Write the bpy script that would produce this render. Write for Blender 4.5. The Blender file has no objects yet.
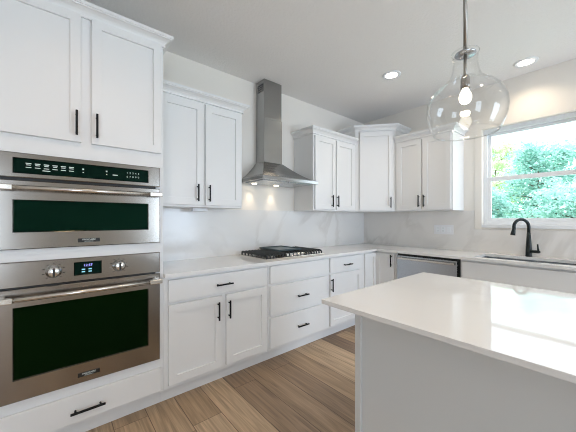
import bpy, bmesh, math, random
from mathutils import Vector, Matrix
PI = math.pi
random.seed(7)
SC = bpy.context.scene
COL = SC.collection

# ------------------------------------------------------------------ camera, sky, sun, daylight, exposure
cd = bpy.data.cameras.new('camera')
cam = bpy.data.objects.new('camera', cd); COL.objects.link(cam)
cam.location = (0, 0, 1.2874)
cam.rotation_euler = (PI/2, 0, math.radians(50.147-90))
cd.sensor_width = 36; cd.lens = 36*279.17/576; cd.shift_y = 3.06/576
cd.clip_start = 0.05; cd.clip_end = 200
SC.camera = cam

wd = bpy.data.worlds.new('sky'); SC.world = wd; wd.use_nodes = True
bg = wd.node_tree.nodes['Background']
bg.inputs[0].default_value = (0.80, 0.88, 1.0, 1); bg.inputs[1].default_value = 2.8

def add_light(name, kind, loc, energy, color, rot=(0, 0, 0), **kw):
    l = bpy.data.lights.new(name, kind); l.energy = energy; l.color = color
    for k, v in kw.items(): setattr(l, k, v)
    o = bpy.data.objects.new(name, l); COL.objects.link(o)
    o.location = loc; o.rotation_euler = rot
    return o
sun = add_light('sun', 'SUN', (-8, 4, 12), 3.2, (1, .96, .88), angle=math.radians(1.5))
sun.rotation_euler = Vector((0.62, -0.28, -0.73)).to_track_quat('-Z', 'Y').to_euler()
# area lamps: two added behind the camera to light the room, one at the sink window
add_light('added_rear_light', 'AREA', (2.75, -3.56, 1.05), 70, (.64, .79, 1), (PI/2, 0, 0), shape='RECTANGLE', size=1.4, size_y=2.1)
add_light('added_rear_fill', 'AREA', (-1.75, -3.56, 1.2), 40, (.68, .81, 1), (PI/2, 0, 0), shape='RECTANGLE', size=1.6, size_y=2.1)
add_light('sink_window_daylight', 'AREA', (3.98, .569, 1.78), 3.6, (.76, .86, 1), (0, PI/2, 0), shape='RECTANGLE', size=1.05, size_y=.95)

vs = SC.view_settings
vs.view_transform = 'Standard'; vs.look = 'None'; vs.exposure = 0.2; vs.gamma = 1; vs.use_curve_mapping = False
SC.cycles.use_denoising = True; SC.cycles.filter_width = 1.0
SC.cycles.max_bounces = 10; SC.cycles.diffuse_bounces = 5; SC.cycles.glossy_bounces = 5
SC.cycles.transparent_max_bounces = 24
SC.cycles.sample_clamp_indirect = 6

# ------------------------------------------------------------------ materials
def new_mat(name):
    m = bpy.data.materials.new(name); m.use_nodes = True
    return m, m.node_tree, m.node_tree.nodes['Principled BSDF']
def N(nt, t, **kw):
    n = nt.nodes.new(t)
    for k, v in kw.items(): setattr(n, k, v)
    return n
def pm(name, c, rough=.5, metal=0, spec=.5, bump=0, bscale=200, emis=None, estr=0, tint=0):
    m, nt, b = new_mat(name)
    b.inputs['Base Color'].default_value = (*c, 1)
    b.inputs['Roughness'].default_value = rough; b.inputs['Metallic'].default_value = metal
    b.inputs['Specular IOR Level'].default_value = spec
    if emis:
        b.inputs['Emission Color'].default_value = (*emis, 1); b.inputs['Emission Strength'].default_value = estr
    if bump or tint:
        tc = N(nt, 'ShaderNodeTexCoord'); no = N(nt, 'ShaderNodeTexNoise')
        no.inputs['Scale'].default_value = bscale; no.inputs['Detail'].default_value = 3
        nt.links.new(tc.outputs['Object'], no.inputs['Vector'])
        if bump:
            bp = N(nt, 'ShaderNodeBump'); bp.inputs['Strength'].default_value = bump; bp.inputs['Distance'].default_value = .004
            nt.links.new(no.outputs['Fac'], bp.inputs['Height']); nt.links.new(bp.outputs['Normal'], b.inputs['Normal'])
        if tint:
            mx = N(nt, 'ShaderNodeMixRGB'); mx.inputs[1].default_value = (*[x*(1-tint) for x in c], 1); mx.inputs[2].default_value = (*[min(1, x*(1+tint)) for x in c], 1)
            nt.links.new(no.outputs['Fac'], mx.inputs[0]); nt.links.new(mx.outputs[0], b.inputs['Base Color'])
    return m
M = {}
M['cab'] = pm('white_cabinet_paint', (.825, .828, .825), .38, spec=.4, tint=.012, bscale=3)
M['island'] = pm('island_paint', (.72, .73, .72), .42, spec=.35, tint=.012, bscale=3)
M['wall'] = pm('warm_white_wall_paint', (.84, .80, .74), .85, spec=.15, bump=.25, bscale=140)
M['ceil'] = pm('textured_ceiling_paint', (.86, .84, .82), .95, spec=.1, bump=.9, bscale=55)
M['trim'] = pm('white_vinyl', (.84, .86, .88), .35)
M['black'] = pm('matte_black_metal', (.006, .007, .008), .45, spec=.25)
M['faucet'] = pm('oil_black_faucet_metal', (.008, .014, .014), .34, spec=.35)
M['iron'] = pm('cast_iron', (.018, .022, .023), .5, bump=.3, bscale=300)
M['griddle'] = pm('dark_griddle_coating', (.045, .075, .085), .32, spec=.5)
M['gap'] = pm('black_plastic', (.006, .007, .007), .4)
M['chrome'] = pm('polished_metal', (.75, .75, .74), .14, metal=1)
M['mark'] = pm('pale_glowing_print', (.55, .6, .58), .6, emis=(.6, .68, .66), estr=.25)  # print and nameplate lettering carry a faint added glow, no lamp behind
M['clock'] = pm('violet_clock_digits', (.2, .2, .5), .6, emis=(.35, .32, 1), estr=1.6)
M['cyanmark'] = pm('pale_blue_clock_marks', (.2, .4, .5), .6, emis=(.35, .75, .9), estr=.6)
M['lens'] = pm('lit_downlight_lens', (.9, .88, .82), .5, emis=(1, .93, .80), estr=5)
M['hoodlamp'] = pm('lit_hood_lamp', (.9, .85, .7), .5, emis=(1, .85, .6), estr=14)
M['bulb'] = pm('lit_filament_bulb', (.95, .9, .8), .3, emis=(1, .90, .72), estr=7)
M['plate'] = pm('white_plastic_plate', (.82, .82, .84), .4)
M['bark'] = pm('bark', (.20, .17, .13), .9, bump=.6, bscale=30)
M['lawn'] = pm('lawn_grass', (.16, .30, .12), .95, tint=.35, bscale=6)
M['glassdark'] = pm('dark_green_oven_glass', (.002, .012, .007), .06, spec=.5)
M['glassdark'].node_tree.nodes['Principled BSDF'].inputs['Specular Tint'].default_value = (.10, .36, .27, 1)
M['glassoven'] = pm('near_black_green_oven_glass', (.002, .008, .002), .06, spec=.4)
M['glassoven'].node_tree.nodes['Principled BSDF'].inputs['Specular Tint'].default_value = (.06, .20, .05, 1)
M['glasspanel'] = pm('black_control_glass', (.002, .009, .007), .10, spec=.35)
M['glasspanel'].node_tree.nodes['Principled BSDF'].inputs['Specular Tint'].default_value = (.2, .6, .45, 1)

def steel(name, c, rough, along='X', aniso=.6):
    m, nt, b = new_mat(name)
    b.inputs['Metallic'].default_value = 1; b.inputs['Roughness'].default_value = rough
    b.inputs['Base Color'].default_value = (*c, 1)
    tc = N(nt, 'ShaderNodeTexCoord'); mp = N(nt, 'ShaderNodeMapping'); no = N(nt, 'ShaderNodeTexNoise')
    mp.inputs['Scale'].default_value = {'X': (3, 400, 400), 'Z': (400, 400, 3), 'Y': (400, 3, 400)}[along]
    no.inputs['Scale'].default_value = 1; no.inputs['Detail'].default_value = 4
    nt.links.new(tc.outputs['Object'], mp.inputs[0]); nt.links.new(mp.outputs[0], no.inputs['Vector'])
    mr = N(nt, 'ShaderNodeMapRange'); mr.inputs[3].default_value = rough*.85; mr.inputs[4].default_value = rough*1.2
    nt.links.new(no.outputs['Fac'], mr.inputs[0]); nt.links.new(mr.outputs[0], b.inputs['Roughness'])
    bp = N(nt, 'ShaderNodeBump'); bp.inputs['Strength'].default_value = .012; bp.inputs['Distance'].default_value = .001
    nt.links.new(no.outputs['Fac'], bp.inputs['Height']); nt.links.new(bp.outputs['Normal'], b.inputs['Normal'])
    return m
M['steel'] = steel('brushed_stainless', (.33, .305, .275), .2, 'X')
M['bar'] = steel('polished_bar_steel', (.68, .64, .58), .22, 'X')
M['rod'] = steel('brushed_nickel', (.36, .34, .31), .3, 'Z')
M['steelv'] = steel('brushed_stainless_vertical', (.36, .36, .355), .2, 'Z')
M['steelb'] = steel('brushed_stainless_cool', (.48, .50, .53), .26, 'Y')

def thin_glass(name, tint=(1, 1, 1), rough=.0, edge=.35):
    m = bpy.data.materials.new(name); m.use_nodes = True; nt = m.node_tree; nt.nodes.clear()
    out = N(nt, 'ShaderNodeOutputMaterial'); mix = N(nt, 'ShaderNodeMixShader')
    tr = N(nt, 'ShaderNodeBsdfTransparent'); tr.inputs[0].default_value = (*tint, 1)
    gl = N(nt, 'ShaderNodeBsdfGlossy'); gl.inputs['Roughness'].default_value = rough
    lw0 = N(nt, 'ShaderNodeLayerWeight'); lw0.inputs[0].default_value = .5
    pw = N(nt, 'ShaderNodeMath', operation='POWER'); pw.inputs[1].default_value = 5; nt.links.new(lw0.outputs['Facing'], pw.inputs[0])
    lw = N(nt, 'ShaderNodeMapRange'); lw.inputs[3].default_value = .04; lw.inputs[4].default_value = edge; nt.links.new(pw.outputs[0], lw.inputs[0])
    nt.links.new(lw.outputs[0], mix.inputs[0]); nt.links.new(tr.outputs[0], mix.inputs[1]); nt.links.new(gl.outputs[0], mix.inputs[2])
    nt.links.new(mix.outputs[0], out.inputs[0])
    return m
M['glass'] = thin_glass('window_pane_glass', (.97, 1, .99), 0, .9)
M['globe'] = thin_glass('clear_blown_glass', (.998, 1, .998), .01, .9)

def stone(name, base, vein, scale, stretch_rot, amount, rough, width=.035, spec=.5):
    m, nt, b = new_mat(name)
    tc = N(nt, 'ShaderNodeTexCoord'); mp = N(nt, 'ShaderNodeMapping')
    mp.inputs['Rotation'].default_value = stretch_rot
    ms = N(nt, 'ShaderNodeMapping'); ms.inputs['Scale'].default_value = (1, 1, .42)
    n1 = N(nt, 'ShaderNodeTexNoise'); n1.inputs['Scale'].default_value = scale; n1.inputs['Detail'].default_value = 5; n1.inputs['Distortion'].default_value = .5
    n2 = N(nt, 'ShaderNodeTexNoise'); n2.inputs['Scale'].default_value = scale*.7; n2.inputs['Detail'].default_value = 2
    s = N(nt, 'ShaderNodeMath', operation='SUBTRACT'); s.inputs[1].default_value = .5
    a = N(nt, 'ShaderNodeMath', operation='ABSOLUTE')
    mr = N(nt, 'ShaderNodeMapRange', interpolation_type='SMOOTHSTEP'); mr.inputs[1].default_value = 0; mr.inputs[2].default_value = width; mr.inputs[3].default_value = 1; mr.inputs[4].default_value = 0
    mu = N(nt, 'ShaderNodeMath', operation='MULTIPLY'); mu2 = N(nt, 'ShaderNodeMath', operation='MULTIPLY'); mu2.inputs[1].default_value = amount
    r2 = N(nt, 'ShaderNodeMapRange'); r2.inputs[1].default_value = .42; r2.inputs[2].default_value = .62
    mx = N(nt, 'ShaderNodeMixRGB'); mx.inputs[1].default_value = (*base, 1); mx.inputs[2].default_value = (*vein, 1)
    L = nt.links.new
    L(tc.outputs['Object'], mp.inputs[0]); L(mp.outputs[0], ms.inputs[0]); L(ms.outputs[0], n1.inputs['Vector']); L(tc.outputs['Object'], n2.inputs['Vector'])
    L(n1.outputs['Fac'], s.inputs[0]); L(s.outputs[0], a.inputs[0]); L(a.outputs[0], mr.inputs[0])
    L(n2.outputs['Fac'], r2.inputs[0]); L(mr.outputs[0], mu.inputs[0]); L(r2.outputs[0], mu.inputs[1]); L(mu.outputs[0], mu2.inputs[0])
    L(mu2.outputs[0], mx.inputs[0]); L(mx.outputs[0], b.inputs['Base Color'])
    b.inputs['Roughness'].default_value = rough; b.inputs['Specular IOR Level'].default_value = spec
    return m
M['marble'] = stone('white_marble_slab', (.80, .785, .765), (.46, .42, .38), 2.0, (0, math.radians(-32), 0), .30, .16, .055)
M['marbleb'] = stone('white_marble_slab_sink_wall', (.80, .775, .745), (.46, .42, .38), 2.0, (math.radians(-32), 0, 0), .30, .16, .055)
M['quartz'] = stone('white_quartz', (.825, .818, .805), (.60, .57, .55), 1.6, (.5, .8, .3), .22, .055, .05)

def floor_mat():
    m, nt, b = new_mat('oak_plank_flooring'); L = nt.links.new
    def math_(op, a=None, c=None):
        n = N(nt, 'ShaderNodeMath', operation=op)
        for i, v in enumerate((a, c)):
            if v is None: continue
            if isinstance(v, (int, float)): n.inputs[i].default_value = v
            else: L(v, n.inputs[i])
        return n.outputs[0]
    tc = N(nt, 'ShaderNodeTexCoord'); sp = N(nt, 'ShaderNodeSeparateXYZ'); L(tc.outputs['Object'], sp.inputs[0])
    u = math_('DIVIDE', math_('SUBTRACT', sp.outputs[0], .66-1.92), .192)
    row = math_('FLOOR', u); fu = math_('FRACT', u)
    wn = N(nt, 'ShaderNodeTexWhiteNoise', noise_dimensions='1D'); L(row, wn.inputs['W'])
    v = math_('DIVIDE', math_('ADD', sp.outputs[1], math_('MULTIPLY', wn.outputs['Value'], 7.3)), 1.35)
    pl = math_('FLOOR', v); fv = math_('FRACT', v)
    cb = N(nt, 'ShaderNodeCombineXYZ'); L(row, cb.inputs[0]); L(pl, cb.inputs[1])
    w2 = N(nt, 'ShaderNodeTexWhiteNoise', noise_dimensions='2D'); L(cb.outputs[0], w2.inputs['Vector'])
    ramp = N(nt, 'ShaderNodeValToRGB'); e = ramp.color_ramp.elements
    e[0].color = (.27, .185, .125, 1); e[0].position = 0
    e[1].color = (.60, .44, .29, 1); e[1].position = 1
    x = ramp.color_ramp.elements.new(.5); x.color = (.45, .315, .195, 1)
    L(w2.outputs['Value'], ramp.inputs[0])
    # grain: noise stretched along the plank, shifted per plank
    sh = N(nt, 'ShaderNodeCombineXYZ'); L(math_('MULTIPLY', sp.outputs[0], 38), sh.inputs[0]); L(math_('MULTIPLY', sp.outputs[1], 1.8), sh.inputs[1]); L(math_('MULTIPLY', w2.outputs['Value'], 40), sh.inputs[2])
    g = N(nt, 'ShaderNodeTexNoise'); g.inputs['Scale'].default_value = 1; g.inputs['Detail'].default_value = 6; g.inputs['Distortion'].default_value = 1.2
    L(sh.outputs[0], g.inputs['Vector'])
    mr = N(nt, 'ShaderNodeMapRange'); mr.inputs[1].default_value = .3; mr.inputs[2].default_value = .72; mr.inputs[3].default_value = .62; mr.inputs[4].default_value = 1.25
    L(g.outputs['Fac'], mr.inputs[0])
    mx = N(nt, 'ShaderNodeMixRGB', blend_type='MULTIPLY'); mx.inputs[0].default_value = 1
    L(ramp.outputs[0], mx.inputs[1]); cc = N(nt, 'ShaderNodeCombineXYZ')
    for i in range(3): L(mr.outputs[0], cc.inputs[i])
    L(cc.outputs[0], mx.inputs[2])
    seam = math_('MAXIMUM', math_('MAXIMUM', math_('LESS_THAN', fu, .014), math_('GREATER_THAN', fu, .99)), math_('LESS_THAN', fv, .0026))
    m2 = N(nt, 'ShaderNodeMixRGB'); L(math_('MULTIPLY', seam, .75), m2.inputs[0]); L(mx.outputs[0], m2.inputs[1]); m2.inputs[2].default_value = (.06, .038, .025, 1)
    L(m2.outputs[0], b.inputs['Base Color'])
    b.inputs['Roughness'].default_value = .42; b.inputs['Specular IOR Level'].default_value = .4
    bp = N(nt, 'ShaderNodeBump'); bp.inputs['Strength'].default_value = .12; bp.inputs['Distance'].default_value = .002
    L(g.outputs['Fac'], bp.inputs['Height']); L(bp.outputs[0], b.inputs['Normal'])
    return m
M['floor'] = floor_mat()

def leaf_mat(name, c1, c2):
    m, nt, b = new_mat(name); L = nt.links.new
    ge = N(nt, 'ShaderNodeNewGeometry'); mx = N(nt, 'ShaderNodeMixRGB')
    mx.inputs[1].default_value = (*c1, 1); mx.inputs[2].default_value = (*c2, 1)
    L(ge.outputs['Random Per Island'], mx.inputs[0]); L(mx.outputs[0], b.inputs['Base Color'])
    b.inputs['Roughness'].default_value = .5
    tl = N(nt, 'ShaderNodeBsdfTranslucent'); L(mx.outputs[0], tl.inputs[0])
    ms = N(nt, 'ShaderNodeMixShader'); ms.inputs[0].default_value = .4
    L(b.outputs[0], ms.inputs[1]); L(tl.outputs[0], ms.inputs[2]); L(ms.outputs[0], nt.nodes['Material Output'].inputs[0])
    return m
M['leaf_teal'] = leaf_mat('washed_out_blue_green_leaves', (.34, .62, .54), (.62, .86, .80))  # leaf colours bleached to put bright outdoor haze into them
M['leaf_pale'] = leaf_mat('washed_out_pale_leaves', (.40, .66, .60), (.68, .90, .85))
M['leaf_lime'] = leaf_mat('washed_out_yellow_green_leaves', (.66, .83, .50), (.85, .93, .70))

# ------------------------------------------------------------------ mesh helpers
def box(bm, x0, x1, y0, y1, z0, z1, bev=0):
    b = bmesh.new() if bev else bm
    vs_ = [b.verts.new(p) for p in ((x0, y0, z0), (x1, y0, z0), (x1, y1, z0), (x0, y1, z0), (x0, y0, z1), (x1, y0, z1), (x1, y1, z1), (x0, y1, z1))]
    for f in ((3, 2, 1, 0), (4, 5, 6, 7), (0, 1, 5, 4), (1, 2, 6, 5), (2, 3, 7, 6), (3, 0, 4, 7)):
        b.faces.new([vs_[i] for i in f])
    if bev:
        bmesh.ops.bevel(b, geom=b.edges[:], offset=bev, segments=2, affect='EDGES', profile=.5)
        merge(bm, b)
def merge(bm, b):
    m = {v: bm.verts.new(v.co) for v in b.verts}
    for f in b.faces:
        nf = bm.faces.new([m[v] for v in f.verts]); nf.smooth = f.smooth
    b.free()
def prism(bm, pts, z0, z1):
    lo = [bm.verts.new((x, y, z0)) for x, y in pts]; hi = [bm.verts.new((x, y, z1)) for x, y in pts]
    n = len(pts)
    bm.faces.new(lo[::-1]); bm.faces.new(hi)
    for i in range(n): bm.faces.new((lo[i], lo[(i+1) % n], hi[(i+1) % n], hi[i]))
def tube(bm, pts, r, seg=12, cap=True):
    pts = [Vector(p) for p in pts]; n = len(pts)
    rs = r if isinstance(r, (list, tuple)) else [r]*n
    t = (pts[1]-pts[0]).normalized()
    a = t.orthogonal().normalized(); rings = []
    for i, p in enumerate(pts):
        if i == 0: d = pts[1]-pts[0]
        elif i == n-1: d = pts[-1]-pts[-2]
        else: d = (pts[i+1]-p).normalized()+(p-pts[i-1]).normalized()
        d.normalize(); a = (a-d*a.dot(d)).normalized(); c = d.cross(a)
        rings.append([bm.verts.new(p+rs[i]*(math.cos(k*2*PI/seg)*a+math.sin(k*2*PI/seg)*c)) for k in range(seg)])
    for i in range(n-1):
        for k in range(seg):
            f = bm.faces.new((rings[i][k], rings[i][(k+1) % seg], rings[i+1][(k+1) % seg], rings[i+1][k])); f.smooth = True
    if cap: bm.faces.new(rings[0][::-1]); bm.faces.new(rings[-1])
def lathe(bm, prof, c=(0, 0, 0), seg=32, close=False, axis='z', smooth=True):
    rings = []
    def P(x, y, z):
        if axis == 'y': return Vector((c[0]+x, c[1]+z, c[2]+y))
        return Vector((c[0]+x, c[1]+y, c[2]+z))
    for r, z in prof:
        if r < 1e-6: rings.append([bm.verts.new(P(0, 0, z))])
        else: rings.append([bm.verts.new(P(r*math.cos(k*2*PI/seg), r*math.sin(k*2*PI/seg), z)) for k in range(seg)])
    idx = list(range(len(rings)-1)) + ([-1] if close else [])
    for i in idx:
        A, B = rings[i], rings[i+1]
        for k in range(seg):
            k2 = (k+1) % seg
            if len(A) == 1 and len(B) == 1: continue
            if len(A) == 1: f = bm.faces.new((A[0], B[k2], B[k]))
            elif len(B) == 1: f = bm.faces.new((A[k], A[k2], B[0]))
            else: f = bm.faces.new((A[k], A[k2], B[k2], B[k]))
            f.smooth = smooth
def slab(bm, xs, ys, inside, z0, z1, T=lambda x, y, z: (x, y, z)):
    """cells of a grid that are inside become one solid slab"""
    V = {}
    def v(i, j, k):
        if (i, j, k) not in V: V[(i, j, k)] = bm.verts.new(T(xs[i], ys[j], (z0, z1)[k]))
        return V[(i, j, k)]
    nx, ny = len(xs)-1, len(ys)-1
    ins = lambda i, j: 0 <= i < nx and 0 <= j < ny and inside((xs[i]+xs[i+1])/2, (ys[j]+ys[j+1])/2)
    for i in range(nx):
        for j in range(ny):
            if not ins(i, j): continue
            bm.faces.new((v(i, j, 1), v(i+1, j, 1), v(i+1, j+1, 1), v(i, j+1, 1)))
            bm.faces.new((v(i, j+1, 0), v(i+1, j+1, 0), v(i+1, j, 0), v(i, j, 0)))
            if not ins(i-1, j): bm.faces.new((v(i, j, 0), v(i, j, 1), v(i, j+1, 1), v(i, j+1, 0)))
            if not ins(i+1, j): bm.faces.new((v(i+1, j+1, 0), v(i+1, j+1, 1), v(i+1, j, 1), v(i+1, j, 0)))
            if not ins(i, j-1): bm.faces.new((v(i+1, j, 0), v(i+1, j, 1), v(i, j, 1), v(i, j, 0)))
            if not ins(i, j+1): bm.faces.new((v(i, j+1, 0), v(i, j+1, 1), v(i+1, j+1, 1), v(i+1, j+1, 0)))
def link(name, bm, mat, parent=None, loc=None, rot=None, recalc=True):
    if recalc: bmesh.ops.recalc_face_normals(bm, faces=bm.faces[:])
    me = bpy.data.meshes.new(name); bm.to_mesh(me); bm.free()
    me.materials.append(M[mat] if isinstance(mat, str) else mat)
    o = bpy.data.objects.new(name, me); COL.objects.link(o)
    if parent: o.parent = parent
    if loc: o.location = loc
    if rot: o.rotation_euler = rot
    return o
def obj(name, fn, mat, parent=None, loc=None, rot=None):
    bm = bmesh.new(); fn(bm); return link(name, bm, mat, parent, loc, rot)
def bobj(name, b, mat, parent=None, bev=0, loc=None, rot=None):
    return obj(name, lambda bm: box(bm, *b, bev=bev), mat, parent, loc, rot)
def tag(o, label, cat, group=None):
    o['label'] = label; o['category'] = cat
    if group: o['group'] = group
    return o
def thing(name, label, cat, loc=(0, 0, 0), rz=0, group=None):
    o = bpy.data.objects.new(name, None); COL.objects.link(o); o.empty_display_size = .1
    o.location = loc; o.rotation_euler = (0, 0, rz)
    return tag(o, label, cat, group)
def struct(name, fn, mat):
    o = obj(name, fn, mat); o['kind'] = 'structure'; return o
def text(name, s, size, mat, parent, loc, rot=(PI/2, 0, 0), ext=.0004, align='CENTER'):
    c = bpy.data.curves.new('lettering', 'FONT'); c.body = s; c.size = size; c.extrude = ext; c.align_x = align; c.align_y = 'CENTER'
    t = bpy.data.objects.new('lettering', c); COL.objects.link(t)
    dg = bpy.context.evaluated_depsgraph_get(); me = bpy.data.meshes.new_from_object(t.evaluated_get(dg))
    bpy.data.objects.remove(t); bpy.data.curves.remove(c)
    me.materials.clear(); me.materials.append(M[mat])
    o = bpy.data.objects.new(name, me); COL.objects.link(o); o.parent = parent; o.location = loc; o.rotation_euler = rot
    return o

# ------------------------------------------------------------------ room
WX0, WX1, WY0, WY1, CEIL = -3.2, 3.707, -3.6, 2.592, 2.778
T = .14
WIN = (.12, 1.018, 1.225, 2.30)           # sink window opening: y0, y1, z0, z1
struct('floor', lambda bm: box(bm, WX0-T, WX1+T, WY0-T, WY1+T, -.12, 0), 'floor')
struct('ceiling', lambda bm: box(bm, WX0-T, WX1+T, WY0-T, WY1+T, CEIL, CEIL+.12), 'ceil')
struct('wall_back', lambda bm: box(bm, WX0-T, WX1+T, WY1, WY1+T, 0, CEIL), 'wall')
struct('wall_left', lambda bm: box(bm, WX0-T, WX0, WY0, WY1, 0, CEIL), 'wall')
struct('wall_right', lambda bm: slab(bm, [WY0, WIN[0], WIN[1], WY1], [0, WIN[2], WIN[3], CEIL],
       lambda y, z: not (WIN[0] < y < WIN[1] and WIN[2] < z < WIN[3]), WX1, WX1+T, lambda a, b, c: (c, a, b)), 'wall')
RW = [(-2.6, -.9, .08, 2.3), (2.0, 3.5, .08, 2.3)]  # rear window openings, unseen and added to let light in
struct('wall_front', lambda bm: slab(bm, [WX0, -2.6, -.9, 2.0, 3.5, WX1], [0, .08, 2.3, CEIL],
       lambda x, z: not (.08 < z < 2.3 and (-2.6 < x < -.9 or 2.0 < x < 3.5)), WY0-T, WY0, lambda a, b, c: (a, c, b)), 'wall')
for i, (x0, x1, z0, z1) in enumerate(RW):
    w = thing('window_%d' % (i+2), '', ''); del w['label']; del w['category']; w['kind'] = 'structure'; w.location = ((x0+x1)/2, WY0-.08, z0)
    def fr(bm, hw=(x1-x0)/2, h=z1-z0):
        for a, b in ((-hw, -hw+.06), (-.03, .03), (hw-.06, hw)): box(bm, a, b, -.03, .03, 0, h)
        box(bm, -hw, hw, -.03, .03, 0, .06); box(bm, -hw, hw, -.03, .03, h-.06, h)
    obj('window_frame', fr, 'trim', w)
    bobj('pane', (-(x1-x0)/2+.06, (x1-x0)/2-.06, -.004, .004, .06, z1-z0-.06), 'glass', w)
struct('baseboard_left', lambda bm: box(bm, WX0, WX0+.014, WY0, WY1, 0, .11), 'trim')
struct('baseboard_front', lambda bm: box(bm, -.9, 2.0, WY0, WY0+.014, 0, .11), 'trim')
struct('baseboard_right', lambda bm: box(bm, WX1-.014, WX1, WY0, .06, 0, .11), 'trim')
struct('baseboard_back', lambda bm: box(bm, WX0, -.30, WY1-.014, WY1, 0, .11), 'trim')

# sink window: frame, two sashes, panes (local origin at lower left of the opening, seen from the room)
w1 = bpy.data.objects.new('window_1', None); COL.objects.link(w1); w1['kind'] = 'structure'
w1.location = (WX1, WIN[1], WIN[2]); w1.rotation_euler = (0, 0, -PI/2)
WW, WH = WIN[1]-WIN[0], WIN[3]-WIN[2]
def ringbox(bm, x0, x1, z0, z1, wx, wz0, wz1, y0, y1, bev=.003):
    box(bm, x0, x0+wx, y0, y1, z0, z1, bev); box(bm, x1-wx, x1, y0, y1, z0, z1, bev)
    box(bm, x0+wx, x1-wx, y0, y1, z0, z0+wz0, bev); box(bm, x0+wx, x1-wx, y0, y1, z1-wz1, z1, bev)
obj('window_frame', lambda bm: ringbox(bm, 0, WW, 0, WH, .034, .040, .045, .055, .135), 'trim', w1)
obj('upper_sash', lambda bm: ringbox(bm, .034, WW-.034, .49, WH-.045, .030, .045, .030, .095, .125), 'trim', w1)
obj('lower_sash', lambda bm: ringbox(bm, .034, WW-.034, .040, .532, .036, .032, .045, .062, .094), 'trim', w1)
bobj('pane', (.064, WW-.064, .108, .112, .535, WH-.075), 'glass', w1)
bobj('pane', (.070, WW-.070, .076, .080, .072, .487), 'glass', w1)
for i, b in enumerate(((WX1-.006, WX1, WIN[1]+.002, WIN[1]+.072, WIN[2]-.05, WIN[3]), (WX1-.006, WX1, WIN[0]-.072, WIN[0]-.002, WIN[2]-.05, WIN[3]), (WX1-.016, WX1+.05, WIN[0], WIN[1], WIN[2]-.032, WIN[2]+.001))):
    struct('trim_%d' % (i+1), lambda bm: box(bm, *b, bev=.002), 'trim' if i == 2 else 'wall')

# ------------------------------------------------------------------ cabinet parts (local: x right, y into the wall, z up; face frame front at y=0)
def pull_mesh(bm, L=.14):
    box(bm, -L/2, L/2, -.036, -.025, -.0055, .0055, .0015)
    for s in (-1, 1): tube(bm, [(s*L*.36, -.027, 0), (s*L*.36, .0, 0)], .0052, 10)
_bm = bmesh.new(); pull_mesh(_bm); bmesh.ops.recalc_face_normals(_bm, faces=_bm.faces[:])
PULL = bpy.data.meshes.new('bar_pull'); _bm.to_mesh(PULL); _bm.free(); PULL.materials.append(M['black'])
_bm = bmesh.new(); pull_mesh(_bm, .165); bmesh.ops.recalc_face_normals(_bm, faces=_bm.faces[:])
PULLW = bpy.data.meshes.new('wide_bar_pull'); _bm.to_mesh(PULLW); _bm.free(); PULLW.materials.append(M['black'])
def pull(parent, x, z, vert=False, me=None):
    o = bpy.data.objects.new('handle', me or PULL); COL.objects.link(o); o.parent = parent; o.location = (x, -.019, z)
    if vert: o.rotation_euler = (0, PI/2, 0)
    o['label'] = 'black bar pull'
    return o
def shaker(bm, w, h, st=.057, th=.021, dep=.012, ch=.004):
    def ring(x0, x1, z0, z1, y): return [bm.verts.new(p) for p in ((x0, y, z0), (x1, y, z0), (x1, y, z1), (x0, y, z1))]
    e = .0015
    R = [ring(0, w, 0, h, 0), ring(0, w, 0, h, -th+e), ring(e, w-e, e, h-e, -th), ring(st, w-st, st, h-st, -th), ring(st+ch*.4, w-st-ch*.4, st+ch*.4, h-st-ch*.4, -th+dep)]
    bm.faces.new(R[0])
    for a, b in zip(R, R[1:]):
        for k in range(4): bm.faces.new((a[k], a[(k+1) % 4], b[(k+1) % 4], b[k]))
    bm.faces.new(R[-1])
def hfix(root, hx):
    return hx if root.rotation_euler.z else (hx+root.location.x)*.986-root.location.x
def door(root, x0, x1, z0, z1, hx=None, hz=None, mat='cab', st=.057):
    d = obj('door', lambda bm: shaker(bm, x1-x0, z1-z0, st), mat, root, (x0, -.001, z0))
    if hx is not None: pull(d, hfix(root, hx)-x0, hz-z0, True)
    return d
def drawer(root, x0, x1, z0, z1, hx=None, hz=None, me=None, mat='cab'):
    d = obj('drawer', lambda bm: box(bm, 0, x1-x0, -.019, 0, 0, z1-z0, .003), mat, root, (x0, -.001, z0))
    if hx is not None: pull(d, hfix(root, hx)-x0, hz-z0, False, me)
    return d
CROWN = [(0, 0), (.012, 0), (.012, .010), (.009, .013), (.013, .022), (.022, .034), (.036, .044), (.047, .048), (.047, .053), (.053, .055), (.053, .073), (0, .073)]
def crown(root, path, z, mat='cab'):
    def fn(bm):
        n = len(path); P = [Vector((x, y)) for x, y in path]; rings = []
        for i in range(n):
            ds = []
            if i > 0: ds.append((P[i]-P[i-1]).normalized())
            if i < n-1: ds.append((P[i+1]-P[i]).normalized())
            ns = [Vector((d.y, -d.x)) for d in ds]
            m = ns[0] if len(ns) == 1 else (ns[0]+ns[1])/(1+ns[0].dot(ns[1]))
            rings.append([bm.verts.new((P[i].x+m.x*o, P[i].y+m.y*o, z+h)) for o, h in CROWN])
        k = len(CROWN)
        for a, b in zip(rings, rings[1:]):
            for j in range(k): bm.faces.new((a[j], a[(j+1) % k], b[(j+1) % k], b[j]))
        bm.faces.new(rings[0]); bm.faces.new(rings[-1][::-1])
    return obj('crown_molding', fn, mat, root)
def toekick(root, x0, x1, d=.06):
    return bobj('toe_kick', (x0, x1, .072, .090, 0, .1125), 'cab', root, .002)
FA, FB = 2.010, 3.126            # face frame planes of the cooktop wall and of the sink wall

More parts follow.
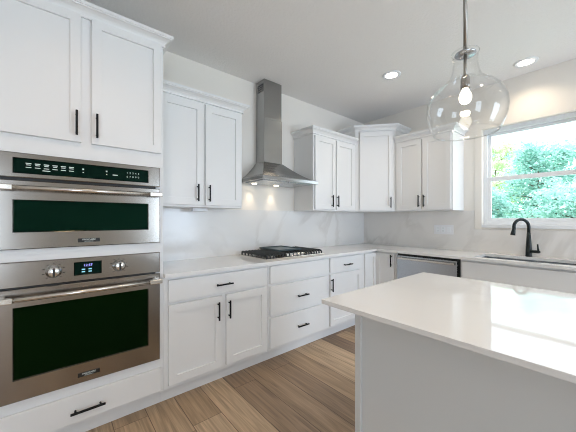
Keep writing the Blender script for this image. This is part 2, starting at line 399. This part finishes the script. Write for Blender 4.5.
# --- tall oven cabinet
X0, X1 = -.290, .567; cx = (X0+X1)/2
tall = thing('oven_cabinet', 'tall white cabinet around the two built-in ovens, doors above and one drawer below', 'kitchen cabinet', (X0, FA, 0))
W = X1-X0; D = WY1-FA-.002; HT = 2.512
def tall_carcass(bm):
    box(bm, 0, .018, .019, D, .112, HT); box(bm, W-.018, W, .019, D, .112, HT); box(bm, .018, W-.018, D-.012, D, .112, HT)
    box(bm, .018, W-.018, .019, D-.012, .112, .13); box(bm, .018, W-.018, .019, D-.012, HT-.02, HT)
    for z in (.335, 1.078, 1.655): box(bm, .018, W-.018, .019, D-.012, z, z+.018)
    box(bm, 0, .044, 0, .019, .112, HT); box(bm, W-.044, W, 0, .019, .112, HT)
    for z0, z1 in ((.112, .362), (1.056, 1.142), (1.618, HT)): box(bm, .044, W-.044, 0, .019, z0, z1)
obj('carcass', tall_carcass, 'cab', tall)
door(tall, .02, .405, 1.728, 2.462, .385, 1.83, st=.049)
door(tall, .456, W-.016, 1.728, 2.462, .482, 1.83, st=.049)
drawer(tall, .02, W-.016, .130, .286, .44, .198, PULLW)
crown(tall, [(0, D), (0, 0), (W, 0), (W, D)], 2.455)
toekick(tall, 0, W)

# --- ovens (local origin: centre bottom, front plane of the door at y=0)
def window_glass(bm, x0, x1, z0, z1, y):
    box(bm, x0, x1, y, y+.004, z0, z1)
def panel_with_hole(bm, x0, x1, z0, z1, hx0, hx1, hz0, hz1, y0, y1, bev=.004):
    def ring(a, b, c, d, y): return [bm.verts.new(p) for p in ((a, y, c), (b, y, c), (b, y, d), (a, y, d))]
    e = .004
    R = [ring(x0, x1, z0, z1, y1), ring(x0, x1, z0, z1, y0+e), ring(x0+e, x1-e, z0+e, z1-e, y0), ring(hx0-e, hx1+e, hz0-e, hz1+e, y0), ring(hx0, hx1, hz0, hz1, y0+.007), ring(hx0, hx1, hz0, hz1, y1)]
    for a, b in zip(R, R[1:]+R[:1]):
        for k in range(4): bm.faces.new((a[k], a[(k+1) % 4], b[(k+1) % 4], b[k]))
def oven_handle(door_, z):
    def fn(bm):
        tube(bm, [(-.32, -.050, z), (.32, -.050, z)], .0125, 16)
        for s in (-1, 1):
            a, b = sorted((s*.314, s*.388))
            box(bm, a, b, -.064, -.036, z-.014, z+.014, .004)
            a, b = sorted((s*.345, s*.388)); box(bm, a, b, -.040, .001, z-.012, z+.012, .003)
    return obj('handle', fn, 'bar', door_)
def badge(parent, z, w=.104, h=.022):
    b = bobj('badge', (-w/2, w/2, -.003, .001, z-h/2, z+h/2), 'gap', parent); b['label'] = 'small black nameplate'
    return b
def badge_text(parent, z):
    text('badge_lettering', 'FRIGIDAIRE', .0125, 'mark', parent, (0, -.0034, z+.0035)); text('badge_lettering', 'PROFESSIONAL', .0062, 'mark', parent, (0, -.0034, z-.0065))

mw = thing('microwave_oven', 'stainless built-in microwave oven with black touch panel, upper of the two ovens', 'microwave', (.152, 1.986, 1.130))
bobj('body', (-.365, .365, .024, .50, .016, .484), 'gap', mw)
cp = obj('control_panel', lambda bm: panel_with_hole(bm, -.389, .389, .372, .500, -.314, .314, .397, .470, 0, .024), 'steel', mw)
g = bobj('touch_glass', (-.314, .314, .005, .012, .397, .470), 'glasspanel', cp); g['label'] = 'black touch control strip'
MK = [(-.187-.016, -.187+.016, .4135, .418), (-.031, -.023, .440, .448), (-.030, -.024, .424, .428), (.083, .091, .440, .448), (.084, .090, .424, .428), (.118, .145, .4235, .4285)]
for i in range(6):
    x = -.258+.0355*i
    MK += [(x-.011, x+.011, .446, .4505), (x-.009, x+.009, .4385, .442), (x-.011, x+.011, .4255, .429)]
for a in MK: bobj('touch_symbol', (a[0], a[1], .0035, .0049, a[2], a[3]), 'mark', cp)
text('touch_digits', '1  2  3  4  5', .0150, 'mark', cp, (.228, .0045, .4465)); text('touch_digits', '6  7  8  9  0', .0150, 'mark', cp, (.228, .0045, .4225))
md = obj('door', lambda bm: panel_with_hole(bm, -.389, .389, 0, .358, -.314, .314, .092, .254, 0, .024), 'steel', mw)
g = obj('window', lambda bm: window_glass(bm, -.314, .314, .092, .254, .007), 'glassdark', md); g['label'] = 'dark green tinted oven window'
oven_handle(md, .316)
b = badge(md, .036); badge_text(b, .036)

ov = thing('wall_oven', 'large stainless wall oven with two knobs and a clock, lower of the two ovens', 'oven', (.152, 1.986, .348))
bobj('body', (-.365, .365, .024, .54, .016, .704), 'gap', ov)
cp = obj('control_panel', lambda bm: panel_with_hole(bm, -.389, .389, .586, .718, -.066, .058, .622, .690, 0, .024), 'steel', ov)
ds = bobj('clock_display', (-.066, .058, .006, .012, .622, .690), 'glasspanel', cp); ds['label'] = 'black clock display'
t_ = text('clock_digits', '12:57', .019, 'clock', ds, (-.004, .0055, .672)); t_['label'] = 'violet clock digits'
def dmk(bm):
    for z in (.636, .650):
        for x in (-.026, .006): box(bm, x-.008, x+.008, .0045, .006, z-.003, z+.003)
obj('clock_marks', dmk, 'cyanmark', ds)
for kx in (-.157, .151):
    k = obj('knob', lambda bm: lathe(bm, [(0, -.042), (.022, -.042), (.025, -.039), (.026, -.016), (.035, -.013), (.036, -.001), (0, -.001)], (kx, 0, .655), 28, axis='y'), 'chrome', cp)
    bobj('knob_grip', (kx-.005, kx+.005, -.052, -.040, .655-.022, .655+.022), 'gap', k, .0015)
    for a in range(-140, 141, 35):
        x = kx+.044*math.sin(math.radians(a)); z = .655+.044*math.cos(math.radians(a))
        bobj('dial_mark', (x-.0045, x+.0045, -.0006, .0005, z-.0015, z+.0015), 'gap', cp)
od = obj('door', lambda bm: panel_with_hole(bm, -.389, .389, 0, .577, -.314, .314, .114, .481, 0, .024), 'steel', ov)
g = obj('window', lambda bm: window_glass(bm, -.314, .314, .114, .481, .007), 'glassoven', od); g['label'] = 'large dark green oven window'
oven_handle(od, .534)
b = badge(od, .047); badge_text(b, .047)

# --- base cabinets on the cooktop wall
def solid(bm, w, d, z0, z1): box(bm, 0, w, 0, d, z0, z1, .0015)
DB = WY1-FA-.004
def base(name, label, x0, x1, cat='kitchen cabinet'):
    t = thing(name, label, cat, (x0, FA, 0))
    bobj('carcass', (0.0006, x1-x0-.0006, 0, DB, .112, .888), 'cab', t, .0012); toekick(t, 0, x1-x0)
    return t
x0 = .567
c1 = base('base_cabinet', 'white base cabinet right of the ovens with one wide drawer above two doors', .5675, 1.441)
drawer(c1, .597-x0, 1.422-x0, .713, .866, 1.022-x0, .784)
door(c1, .597-x0, .996-x0, .142, .694, .972-x0, .585); door(c1, 1.032-x0, 1.422-x0, .142, .694, 1.066-x0, .582)
x0 = 1.441
c2 = base('base_cabinet', 'white base cabinet under the gas cooktop with a plain panel above two deep drawers', 1.4415, 2.2305)
drawer(c2, 1.460-x0, 2.212-x0, .712, .868)
drawer(c2, 1.460-x0, 2.212-x0, .424, .690, 1.862-x0, .556); drawer(c2, 1.460-x0, 2.212-x0, .140, .404, 1.862-x0, .266)
x0 = 2.231
c3 = base('base_cabinet', 'narrow white base cabinet right of the cooktop with one drawer above one door', 2.231, 2.838)
drawer(c3, 2.250-x0, 2.796-x0, .716, .870, 2.562-x0, .780); door(c3, 2.250-x0, 2.796-x0, .142, .694, 2.290-x0, .585)
# corner cabinet with two leaves meeting in the corner
cc = thing('corner_base_cabinet', 'white corner base cabinet with two narrow door leaves between drawers and dishwasher', 'kitchen cabinet', (2.8385, FA, 0))
def corner_car(bm):
    w = WX1-.004-2.8385
    prism(bm, [(0, 0), (FB-2.8385, 0), (FB-2.8385, 1.722-FA), (w, 1.722-FA), (w, DB), (0, DB)], .112, .888)
obj('carcass', corner_car, 'cab', cc)
door(cc, .036, FB-2.8385-.020, .142, .870, st=.050)
d2 = obj('door', lambda bm: shaker(bm, .245, .728, .050), 'cab', cc, (FB-2.8385-.001, -.021, .142), (0, 0, -PI/2)); pull(d2, .214, .645, True)
obj('toe_kick', lambda bm: prism(bm, [(0, .072), (FB-2.8385+.072, .072), (FB-2.8385+.072, 1.722-FA), (FB-2.8385+.090, 1.722-FA), (FB-2.8385+.090, .090), (0, .090)], 0, .112), 'cab', cc)

# --- dishwasher (local: x along -Y of the room, y into the sink wall)
dw = thing('dishwasher', 'stainless dishwasher with a bar handle under the counter by the corner', 'dishwasher', (FB, 1.7185, 0), -PI/2)
bobj('tub', (.006, .672, .012, .555, .10, .884), 'gap', dw)
obj('door', lambda bm: box(bm, .018, .652, -.030, .010, .115, .862, .004), 'steelb', dw)
def dwh(bm):
    box(bm, .035, .636, -.066, -.052, .822, .844, .003)
    for x in (.050, .604): box(bm, x, x+.018, -.054, -.029, .825, .841)
obj('handle', dwh, 'bar', dw)
obj('kick_plate', lambda bm: box(bm, .02, .645, .05, .065, .0, .10), 'gap', dw)

# --- sink cabinet (hollow, the basin hangs in it)
SY0, SY1 = .085, 1.0405
sk = thing('sink_cabinet', 'white sink base cabinet with a long plain front right of the dishwasher', 'kitchen cabinet', (FB, SY1, 0), -PI/2)
SWd = SY1-SY0; DS = WX1-FB-.004
def sink_car(bm):
    box(bm, 0, .018, 0, DS, .112, .888); box(bm, SWd-.018, SWd, 0, DS, .112, .888)
    box(bm, .018, SWd-.018, 0, DS, .112, .13); box(bm, .018, SWd-.018, DS-.01, DS, .13, .888)
    box(bm, .018, SWd-.018, 0, .015, .13, .16); box(bm, .018, SWd-.018, 0, .015, .685, .888); box(bm, SWd/2-.02, SWd/2+.02, 0, .015, .16, .685)
obj('carcass', sink_car, 'cab', sk)
drawer(sk, .018, SWd-.018, .625, .868)
door(sk, .018, SWd/2-.012, .142, .605, SWd/2-.05, .52); door(sk, SWd/2+.012, SWd-.018, .142, .605, SWd/2+.05, .52)
toekick(sk, 0, SWd)

# --- countertop in an L, hole for the sink
SK = (3.190, 3.555, .205, .945)     # sink opening x0 x1 y0 y1
CY, CXF = 1.9657, 3.081
ct = obj('countertop', lambda bm: slab(bm, [.5675, 1.5, 2.3, CXF, SK[0], SK[1], WX1-.002], [.08, SK[2], SK[3], 1.4, CY, WY1-.002],
     lambda x, y: (y > CY or x > CXF) and not (SK[0] < x < SK[1] and SK[2] < y < SK[3]), .8885, .9145), 'quartz')
tag(ct, 'white quartz countertop running in an L under cooktop and window', 'countertop')

# --- backsplash slabs
bs = obj('backsplash', lambda bm: box(bm, .5675, WX1-.002, WY1-.014, WY1-.001, .915, 1.3855), 'marble')
tag(bs, 'veined marble backsplash behind the gas cooktop', 'backsplash')
bs2 = obj('backsplash', lambda bm: slab(bm, [.085, 1.092, WY1-.015], [.915, 1.172, 1.3855], lambda y, z: z < 1.172 or y > 1.092, WX1-.014, WX1-.001, lambda a, b, c: (c, a, b)), 'marbleb')
tag(bs2, 'veined marble backsplash behind the black faucet under the window', 'backsplash')

# --- upper cabinets
ZB, ZU = 1.387, 2.30
UA = 2.262
def upper(label, loc, rz, w, d, doors, path, ztop=ZU, czz=2.265):
    t = thing('wall_cabinet', label, 'kitchen cabinet', loc, rz)
    bobj('carcass', (0.0006, w-.0006, 0, d, ZB, ztop), 'cab', t, .0012)
    for a, b, hx in doors: door(t, a, b, 1.403, czz-.018, hx, 1.503)
    crown(t, path, czz)
    return t
DU = WY1-UA-.003
w = 1.330-.5675; x0 = .5675
u1 = upper('white two-door upper cabinet between the tall oven cabinet and the range hood', (x0, UA, 0), 0, w, DU,
           [(.605-x0, .955-x0, .912-x0), (.972-x0, 1.314-x0, 1.013-x0)], [(0, 0), (w, 0), (w, DU)])
x0 = 2.258; w = 3.045-x0
u2 = upper('white two-door upper cabinet right of the range hood', (x0, UA, 0), 0, w, DU,
           [(2.278-x0, 2.628-x0, 2.590-x0), (2.652-x0, 3.004-x0, 2.690-x0)], [(0, DU), (0, 0), (w-.001, 0)])
UBX, UBY = 3.377, 1.880; w = UBY-1.200; du = WX1-UBX-.003
u3 = upper('white two-door upper cabinet on the window wall beside the window', (UBX, UBY, 0), -PI/2, w, du,
           [(.030, .338, .316), (.356, .664, .377)], [(.001, 0), (w, 0), (w, du)])
# diagonal corner unit
uc = thing('corner_wall_cabinet', 'taller white one-door upper cabinet set diagonally in the corner', 'kitchen cabinet', (3.045, UA, 0))
pc = [(.001, 0), (UBX-3.045, UBY-UA+.001), (WX1-3.048, UBY-UA+.001), (WX1-3.048, DU), (.001, DU)]
obj('carcass', lambda bm: prism(bm, pc, ZB, 2.495), 'cab', uc)
dv = Vector((UBX-3.045, UBY-UA)); ang = math.atan2(dv.y, dv.x); Ld = dv.length; dn = dv.normalized()
d_ = obj('door', lambda bm: shaker(bm, Ld-.085, 2.422-1.403), 'cab', uc, (dn.x*.055-.001, dn.y*.055-.001, 1.403), (0, 0, ang)); pull(d_, Ld-.085-.034, .10, True)
crown(uc, [(.001, DU), (.001, 0), (UBX-3.045, UBY-UA+.001), (WX1-3.048, UBY-UA+.001)], 2.436)

# small white power box below the first upper cabinet, light bars under the others
pb = thing('outlet_box', 'small white power box under the upper cabinet left of the hood', 'outlet', (1.0, 2.45, 1.3865))
bobj('housing', (-.07, .07, -.03, .03, -.030, 0), 'plate', pb, .004)
bobj('socket_face', (-.05, .05, -.0315, -.029, -.024, -.006), 'trim', pb)

# --- range hood
HX0, HX1, HYF, HYB = 1.480, 2.215, 2.140, WY1-.015
CHX0, CHX1, CHYF = 1.694, 1.939, 2.425
hd = thing('range_hood', 'stainless chimney range hood on the wall above the gas cooktop', 'range hood', ((HX0+HX1)/2, HYB, 1.668))
hc = (HX0+HX1)/2; hw = (HX1-HX0)/2; hy = HYF-HYB
def canopy(bm):
    def ring(x0, x1, y, z): return [bm.verts.new(p) for p in ((x0, y, z), (x1, y, z), (x1, 0, z), (x0, 0, z))]
    R = [ring(-hw, hw, hy, 0), ring(-hw, hw, hy, .030), ring(-hw+.004, hw-.004, hy+.004, .033)]
    a0, a1, ay = CHX0-hc-.006, CHX1-hc+.006, CHYF-HYB-.006
    for k in range(1, 7):
        t = k/6; s = t**.88; z = .033+(.225-.033)*t**1.22
        R.append(ring(-hw+.004+(a0+hw-.004)*s, hw-.004+(a1-hw+.004)*s, hy+.004+(ay-hy-.004)*s, z))
    for a, b in zip(R, R[1:]):
        for k in range(4): bm.faces.new((a[k], a[(k+1) % 4], b[(k+1) % 4], b[k]))
    bm.faces.new(R[0][::-1]); bm.faces.new(R[-1])
obj('canopy', canopy, 'steelv', hd)
def chim(bm):
    x0_, x1_, y_ = CHX0-hc, CHX1-hc, CHYF-HYB
    box(bm, x0_, x1_, y_, 0, .222, .700, .003); box(bm, x0_+.004, x1_-.004, y_+.004, 0, .700, CEIL-1.668-.001, .003)
ch = obj('chimney', chim, 'steelv', hd)
def slots(bm):
    for k in range(4):
        z = CEIL-1.668-.055-.022*k
        box(bm, CHX0-hc+.0015, CHX0-hc+.006, -.135, -.035, z-.006, z+.006)
s_ = obj('vent_slots', slots, 'gap', ch); s_['label'] = 'dark vent slots'
def filt(bm):
    box(bm, -hw+.05, -.003, hy+.06, -.05, -.008, .002, .002); box(bm, .003, hw-.05, hy+.06, -.05, -.008, .002, .002)
obj('filter_panel', filt, 'steelb', hd)
for lx in (1.616, 1.905):
    o = obj('lamp', lambda bm: lathe(bm, [(0, -.010), (.026, -.010), (.028, -.003), (0, -.003)], (lx-hc, 2.49-HYB, 0), 24), 'hoodlamp', hd); o['label'] = 'lit halogen lamp'
    add_light('lamp_light', 'SPOT', (lx, 2.528, 1.652), 2.2, (1, .80, .58), (math.radians(8), 0, 0), spot_size=math.radians(62), spot_blend=.9, shadow_soft_size=.02)

# --- gas cooktop
KX0, KX1, KY0, KY1 = 1.456, 2.226, 2.045, 2.535
ck = thing('gas_cooktop', 'stainless five-burner gas cooktop with black iron grates set in the counter', 'cooktop', ((KX0+KX1)/2, (KY0+KY1)/2, .9147))
kw, kd = (KX1-KX0)/2, (KY1-KY0)/2
obj('tray', lambda bm: box(bm, -kw, kw, -kd, kd, 0, .010, .004), 'bar', ck)
def grate(bm, x0, x1, y0, y1, n):
    zt, h, b = .042, .014, .013
    for y in (y0+.012, (y0+y1)/2, y1-.012): box(bm, x0, x1, y-b/2, y+b/2, zt-h, zt-.002, .002)
    for x in (x0+b/2, x1-b/2): box(bm, x-b/2, x+b/2, y0, y1, zt-h, zt, .002)
    for i in range(n):
        x = x0+.006+(x1-x0-.012)*i/(n-1)
        tube(bm, [(x, y0-.012, .0098), (x, y0-.010, .030), (x, y0-.002, .037), (x, y0+.012, .0425), (x, y1-.012, .0425), (x, y1+.002, .037), (x, y1+.006, .0098)], [.0075, .0075, .0075, .0065, .0065, .0075, .0075], 8)
GR = [(-kw+.020, -.128, -kd+.040, kd-.025, 7), (-.120, .120, -kd+.110, kd-.025, 7), (.128, kw-.020, -kd+.040, kd-.025, 7)]
for a in GR: obj('grate', lambda bm: grate(bm, *a), 'iron', ck)
BUR = [(-.24, -.11, .036), (-.24, .12, .044), (.24, -.11, .044), (.24, .12, .036), (0, .04, .052)]
for bx_, by_, r_ in BUR:
    o = obj('burner', lambda bm: lathe(bm, [(r_+.012, .0095), (r_+.010, .016), (r_*.95, .018), (r_*.92, .022), (0, .022)], (bx_, by_, 0), 28), 'chrome', ck)
    obj('burner_cap', lambda bm: lathe(bm, [(r_*.85, .021), (r_*.88, .028), (r_*.8, .031), (0, .031)], (bx_, by_, 0), 28), 'iron', o)
for i in range(5):
    kx = -.100+.050*i
    o = obj('knob', lambda bm: lathe(bm, [(.020, .0095), (.020, .013), (.0165, .015), (.0155, .034), (.013, .037), (0, .037)], (kx, -kd+.052, 0), 24), 'chrome', ck)
    obj('knob_collar', lambda bm: lathe(bm, [(.0225, .0095), (.0225, .0125), (.0195, .0130)], (kx, -kd+.052, 0), 24), 'gap', o)
gd = thing('griddle', 'dark flat griddle plate lying on the middle grate of the cooktop', 'griddle', ((KX0+KX1)/2+.015, 2.355, .9147+.0495))
obj('plate', lambda bm: (box(bm, -.150, .150, -.175, .175, 0, .010, .004)), 'griddle', gd)
def rim(bm):
    for b_ in ((-.150, .150, -.175, -.167), (-.150, .150, .167, .175), (-.150, -.142, -.167, .167), (.142, .150, -.167, .167)): box(bm, *b_, .009, .018, .002)
obj('rim', rim, 'griddle', gd)

# --- sink and faucet
sn = thing('kitchen_sink', 'undermount stainless sink basin in the counter below the window', 'sink', ((SK[0]+SK[1])/2, (SK[2]+SK[3])/2, .888))
def basin(bm):
    a, b = (SK[1]-SK[0])/2+.004, (SK[3]-SK[2])/2+.004
    def ring(o, z): return [bm.verts.new(p) for p in ((-a-o, -b-o, z), (a+o, -b-o, z), (a+o, b+o, z), (-a-o, b+o, z))]
    R = [ring(.014, -.0005), ring(0, -.0005), ring(-.006, -.19), ring(-.02, -.205), ring(-.02, -.207), ring(.001, -.192), ring(.002, -.003), ring(.014, -.003)]
    for p, q in ((0, 1), (1, 2), (2, 3), (4, 5), (5, 6), (6, 7), (7, 0)):
        for k in range(4): bm.faces.new((R[p][k], R[p][(k+1) % 4], R[q][(k+1) % 4], R[q][k]))
    bm.faces.new(R[3]); bm.faces.new(R[4][::-1])
obj('basin', basin, 'steelb', sn)
obj('drain', lambda bm: lathe(bm, [(.045, -.2045), (.042, -.202), (.03, -.2035), (0, -.2035)], (0, 0, 0), 24), 'chrome', sn)

fc = thing('faucet', 'black pull-down gooseneck faucet with a side lever behind the sink', 'faucet', (3.635, .600, .9147))
fd = Vector((-.80, .60, 0)).normalized(); sd = Vector((-.45, -.89, 0)).normalized()
obj('body', lambda bm: lathe(bm, [(0, 0), (.029, 0), (.029, .006), (.0265, .012), (.0235, .10), (.0195, .16), (.0155, .23), (0, .23)], (0, 0, 0), 28), 'faucet', fc)
def spout(bm):
    pts = [Vector((0, 0, .22))]; R = .078; zc = .292
    for k in range(0, 15):
        a = PI*k/14*1.06
        pts.append(fd*(R-R*math.cos(a))+Vector((0, 0, zc+R*math.sin(a))))
    tube(bm, pts, .0145, 16)
obj('spout', spout, 'faucet', fc)
a_ = PI*1.06; e0 = fd*(.078-.078*math.cos(a_))+Vector((0, 0, .292+.078*math.sin(a_))); ed = (fd*math.sin(a_)*.9*1.0+Vector((0, 0, math.cos(a_)))).normalized(); ed = Vector((fd.x*.20, fd.y*.20, -1)).normalized()
obj('spray_head', lambda bm: tube(bm, [e0-ed*.004, e0+ed*.012, e0+ed*.014, e0+ed*.040, e0+ed*.066], [.0155, .0155, .0150, .0185, .0205], 18), 'faucet', fc)
lv = obj('lever_base', lambda bm: tube(bm, [sd*.015+Vector((0, 0, .052)), sd*.085+Vector((0, 0, .054)), sd*.098+Vector((0, 0, .055))], [.0135, .0145, .012], 16), 'faucet', fc)
obj('lever', lambda bm: tube(bm, [sd*.088+Vector((0, 0, .060)), sd*.083+Vector((0, 0, .10)), sd*.080+Vector((0, 0, .128))], [.0085, .007, .0062], 12), 'faucet', lv)

# --- wall plate with outlets and switches
op = thing('outlet_plate', 'wide white outlet plate on the marble below the upper cabinet beside the window', 'outlet plate', (WX1-.0145, 1.418, 1.158), -PI/2)
bobj('plate', (-.112, .112, -.006, 0, -.058, .058), 'plate', op, .003)
for i in range(2):
    x = -.066+.062*i
    o = bobj('outlet', (x-.021, x+.021, -.0075, -.005, -.036, .036), 'trim', op, .001)
    for z in (-.018, .018):
        for dx in (-.006, .006): bobj('slot', (x+dx-.0009, x+dx+.0009, -.0081, -.0072, z-.005, z+.005), 'gap', o)
bobj('switch', (.046, .086, -.0105, -.005, -.034, .034), 'trim', op, .002)

# ------------------------------------------------------------------ island
IX0, IX1, IY0, IY1 = .952, 1.988, -1.30, .898
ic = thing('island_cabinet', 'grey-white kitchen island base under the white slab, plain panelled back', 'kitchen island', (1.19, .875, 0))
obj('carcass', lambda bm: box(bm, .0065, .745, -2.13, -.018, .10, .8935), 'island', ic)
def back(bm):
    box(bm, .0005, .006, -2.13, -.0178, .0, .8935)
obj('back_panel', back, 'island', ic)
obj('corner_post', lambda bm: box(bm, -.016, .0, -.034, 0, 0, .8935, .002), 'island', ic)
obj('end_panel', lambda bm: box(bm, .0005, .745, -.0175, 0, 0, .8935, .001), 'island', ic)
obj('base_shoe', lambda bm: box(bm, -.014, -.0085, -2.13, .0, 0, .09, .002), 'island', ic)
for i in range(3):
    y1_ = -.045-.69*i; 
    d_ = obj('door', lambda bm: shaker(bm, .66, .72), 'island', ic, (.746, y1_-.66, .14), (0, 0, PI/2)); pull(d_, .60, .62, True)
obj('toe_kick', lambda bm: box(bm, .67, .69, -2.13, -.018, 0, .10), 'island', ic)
it = obj('island_countertop', lambda bm: box(bm, IX0, IX1, IY0, IY1, .894, .9145, .002), 'quartz')
tag(it, 'polished white quartz slab on top of the island in front', 'countertop')

# ------------------------------------------------------------------ pendant
PX, PY, GZ = 1.470, .470, 1.695
pd = thing('pendant_lamp', 'clear glass bell pendant lamp hanging on a rod over the island', 'pendant lamp', (PX, PY, GZ))
globe_prof = [(.054, .367), (.0565, .369), (.0565, .366), (.0525, .354), (.0495, .334), (.051, .306), (.056, .276), (.068, .248), (.090, .226), (.112, .209), (.1175, .2055), (.139, .183), (.153, .158), (.161, .130), (.163, .100), (.160, .068), (.152, .038), (.141, .012), (.130, -.008)]
gl = obj('glass_shade', lambda bm: lathe(bm, globe_prof, seg=64), 'globe', pd)
smd = gl.modifiers.new('solid', 'SOLIDIFY'); smd.thickness = .0035; smd.offset = -1
def rimf(bm, r, z, w):
    tube(bm, [(r*math.cos(k*PI/32), r*math.sin(k*PI/32), z) for k in range(65)], w, 8, cap=False)
obj('glass_rim', lambda bm: rimf(bm, .130, -.007, .0030), 'globe', gl)
obj('glass_rib', lambda bm: rimf(bm, .1150, .2075, .0022), 'globe', gl)
obj('glass_rim', lambda bm: rimf(bm, .055, .368, .0024), 'globe', gl)
obj('cap', lambda bm: lathe(bm, [(0, .356), (.040, .355), (.044, .360), (.042, .366), (.014, .371), (.011, .386), (0, .386)], seg=36), 'steelb', pd)
obj('rod', lambda bm: tube(bm, [(0, 0, .38), (0, 0, CEIL-GZ-.02)], .0085, 14), 'rod', pd)
obj('canopy', lambda bm: lathe(bm, [(0, CEIL-GZ-.028), (.055, CEIL-GZ-.026), (.062, CEIL-GZ-.018), (.062, CEIL-GZ-.001), (0, CEIL-GZ-.001)], seg=36), 'steel', pd)
obj('stem', lambda bm: tube(bm, [(0, 0, .245), (0, 0, .358)], .0075, 12), 'rod', pd)
obj('socket', lambda bm: lathe(bm, [(0, .262), (.012, .262), (.018, .254), (.0195, .246), (.0175, .240), (.0195, .234), (.0175, .228), (.0195, .222), (.0195, .200), (0, .200)], seg=28), 'steel', pd)
o = obj('bulb', lambda bm: lathe(bm, [(.012, .201), (.015, .192), (.021, .180), (.0255, .166), (.0255, .154), (.021, .140), (.012, .132), (0, .130)], seg=28), 'bulb', pd); o['label'] = 'lit round filament bulb'
add_light('bulb_light', 'POINT', (PX, PY, GZ+.115), 2.0, (1, .85, .65), shadow_soft_size=.02)

# ------------------------------------------------------------------ recessed lights: first two in view, other four added unseen for general light
DL = [(2.673, 1.531, 'recessed round ceiling downlight above the base cabinet corner, left of the pendant'), (3.432, .587, 'recessed round ceiling downlight above the sink window, right of the pendant'),
      (1.15, -.35, 'recessed round ceiling downlight overhead near the island end, unseen, added for light'), (.10, 1.12, 'recessed round ceiling downlight overhead before the ovens, unseen, added for light'),
      (2.5, -1.1, 'recessed round ceiling downlight over the far end of the island aisle, unseen, added for light'), (-1.6, -1.2, 'recessed round ceiling downlight over the open living side, unseen, added for light')]
dl0 = None
for i, (x, y, lab) in enumerate(DL):
    if dl0 is None:
        dl0 = r = thing('recessed_downlight', lab, 'ceiling light', (x, y, CEIL), 0, 'recessed ceiling downlights')
        obj('trim_ring', lambda bm: lathe(bm, [(.062, -.004), (.066, -.008), (.088, -.006), (.092, -.0005), (.062, -.0005)], seg=40, close=True), 'trim', r)
        o = obj('lens', lambda bm: lathe(bm, [(.0625, -.0015), (.0625, -.004), (0, -.0045)], seg=36), 'lens', r); o['label'] = 'glowing white lens'
    else:
        r = dl0.copy(); COL.objects.link(r); r.location = (x, y, CEIL); r['label'] = lab
        for c in dl0.children:
            k = c.copy(); COL.objects.link(k); k.parent = r
    add_light('downlight_lamp', 'SPOT', (x, y, CEIL-.012), (26, 22, 30, 26, 24, 24)[i], (1, .64, .36) if i == 3 else (1, .82, .62), (0, 0, 0), spot_size=math.radians(140), spot_blend=1.0, shadow_soft_size=.06)  # warmest tint on the added lamp warms the tall oven cabinet

# ------------------------------------------------------------------ outdoors beyond the sink window
ln = obj('lawn', lambda bm: box(bm, WX1+T+.3, 40, -30, 40, -.6, -.45), 'lawn'); ln['kind'] = 'structure'
def tree(label, x, y, h, r, mat, nleaf, leaf, seed, low=.25):
    rnd = random.Random(seed)
    t = thing('leafy_tree', label, 'tree', (x, y, -.45), rnd.random()*6, 'trees outside the window')
    tips = []
    def wood(bm):
        tube(bm, [(0, 0, -.05), (.04, .02, h*.3), (.0, .05, h*.62), (.03, .02, h*.9)], [.07, .05, .03, .008], 10)
        for k in range(26):
            z0 = h*(.2+.7*k/26); a = k*2.4+rnd.random(); L = r*(1.05-.5*abs(k/26-.4))*rnd.uniform(.65, 1.0)
            e = Vector((L*math.cos(a), L*math.sin(a), z0+L*rnd.uniform(.1, .6)))
            m_ = Vector((e.x*.5, e.y*.5, z0+.15*L)); tube(bm, [(0, .02, z0), m_, e], [.03, .018, .005], 6)
            tips.append((m_, e))
            for q in range(3):
                s = m_.lerp(e, rnd.random()); e2 = s+Vector((rnd.gauss(0, .3), rnd.gauss(0, .3), rnd.uniform(.0, .5)))*r*.55
                tube(bm, [s, s.lerp(e2, .5)+Vector((0, 0, .03)), e2], [.012, .008, .003], 5); tips.append((s, e2))
    obj('trunk', wood, 'bark', t)
    def leaves(bm):
        for k in range(nleaf):
            a, b = tips[rnd.randrange(len(tips))]
            p = (a.lerp(b, rnd.uniform(.15, 1.08)) if rnd.random() < .8 else Vector((0, 0, rnd.uniform(h*.2, h*.95)))+Vector((rnd.gauss(0, 1), rnd.gauss(0, 1), 0))*r*.25)+Vector((rnd.gauss(0, 1), rnd.gauss(0, 1), rnd.gauss(0, .8)))*r*.10
            d = Vector((rnd.gauss(0, 1), rnd.gauss(0, 1), rnd.gauss(-.2, .6))).normalized(); u_ = d.cross(Vector((rnd.gauss(0, 1), rnd.gauss(0, 1), rnd.gauss(0, 1)))).normalized()
            l = leaf*rnd.uniform(.6, 1.3); w_ = l*.28
            bm.faces.new([bm.verts.new(q) for q in (p, p+d*l*.5+u_*w_, p+d*l, p+d*l*.5-u_*w_)])
    f = obj('foliage', leaves, mat, t); f['kind'] = 'stuff'
tree('large blue-green tree filling the middle of the sink window', 12.2, 1.75, 4.35, 1.2, 'leaf_teal', 15000, .11, 3)
tree('yellow-green tree at the left edge of the sink window', 15.4, 3.75, 5.6, 1.25, 'leaf_lime', 9000, .13, 5)
tree('pale blue-green bush low across the right of the sink window', 9.2, .75, 2.6, .85, 'leaf_pale', 13000, .085, 9)
tree('pale blue-green bush low at the left of the sink window', 9.5, 2.65, 2.65, .8, 'leaf_pale', 12000, .085, 11)
tree('blue-green tree standing further right behind the window frame', 12.4, -1.1, 3.8, 1.15, 'leaf_teal', 8000, .12, 13)
tree('pale blue-green tree behind the large blue-green one', 15.8, 1.1, 4.0, 1.0, 'leaf_pale', 9000, .12, 15)
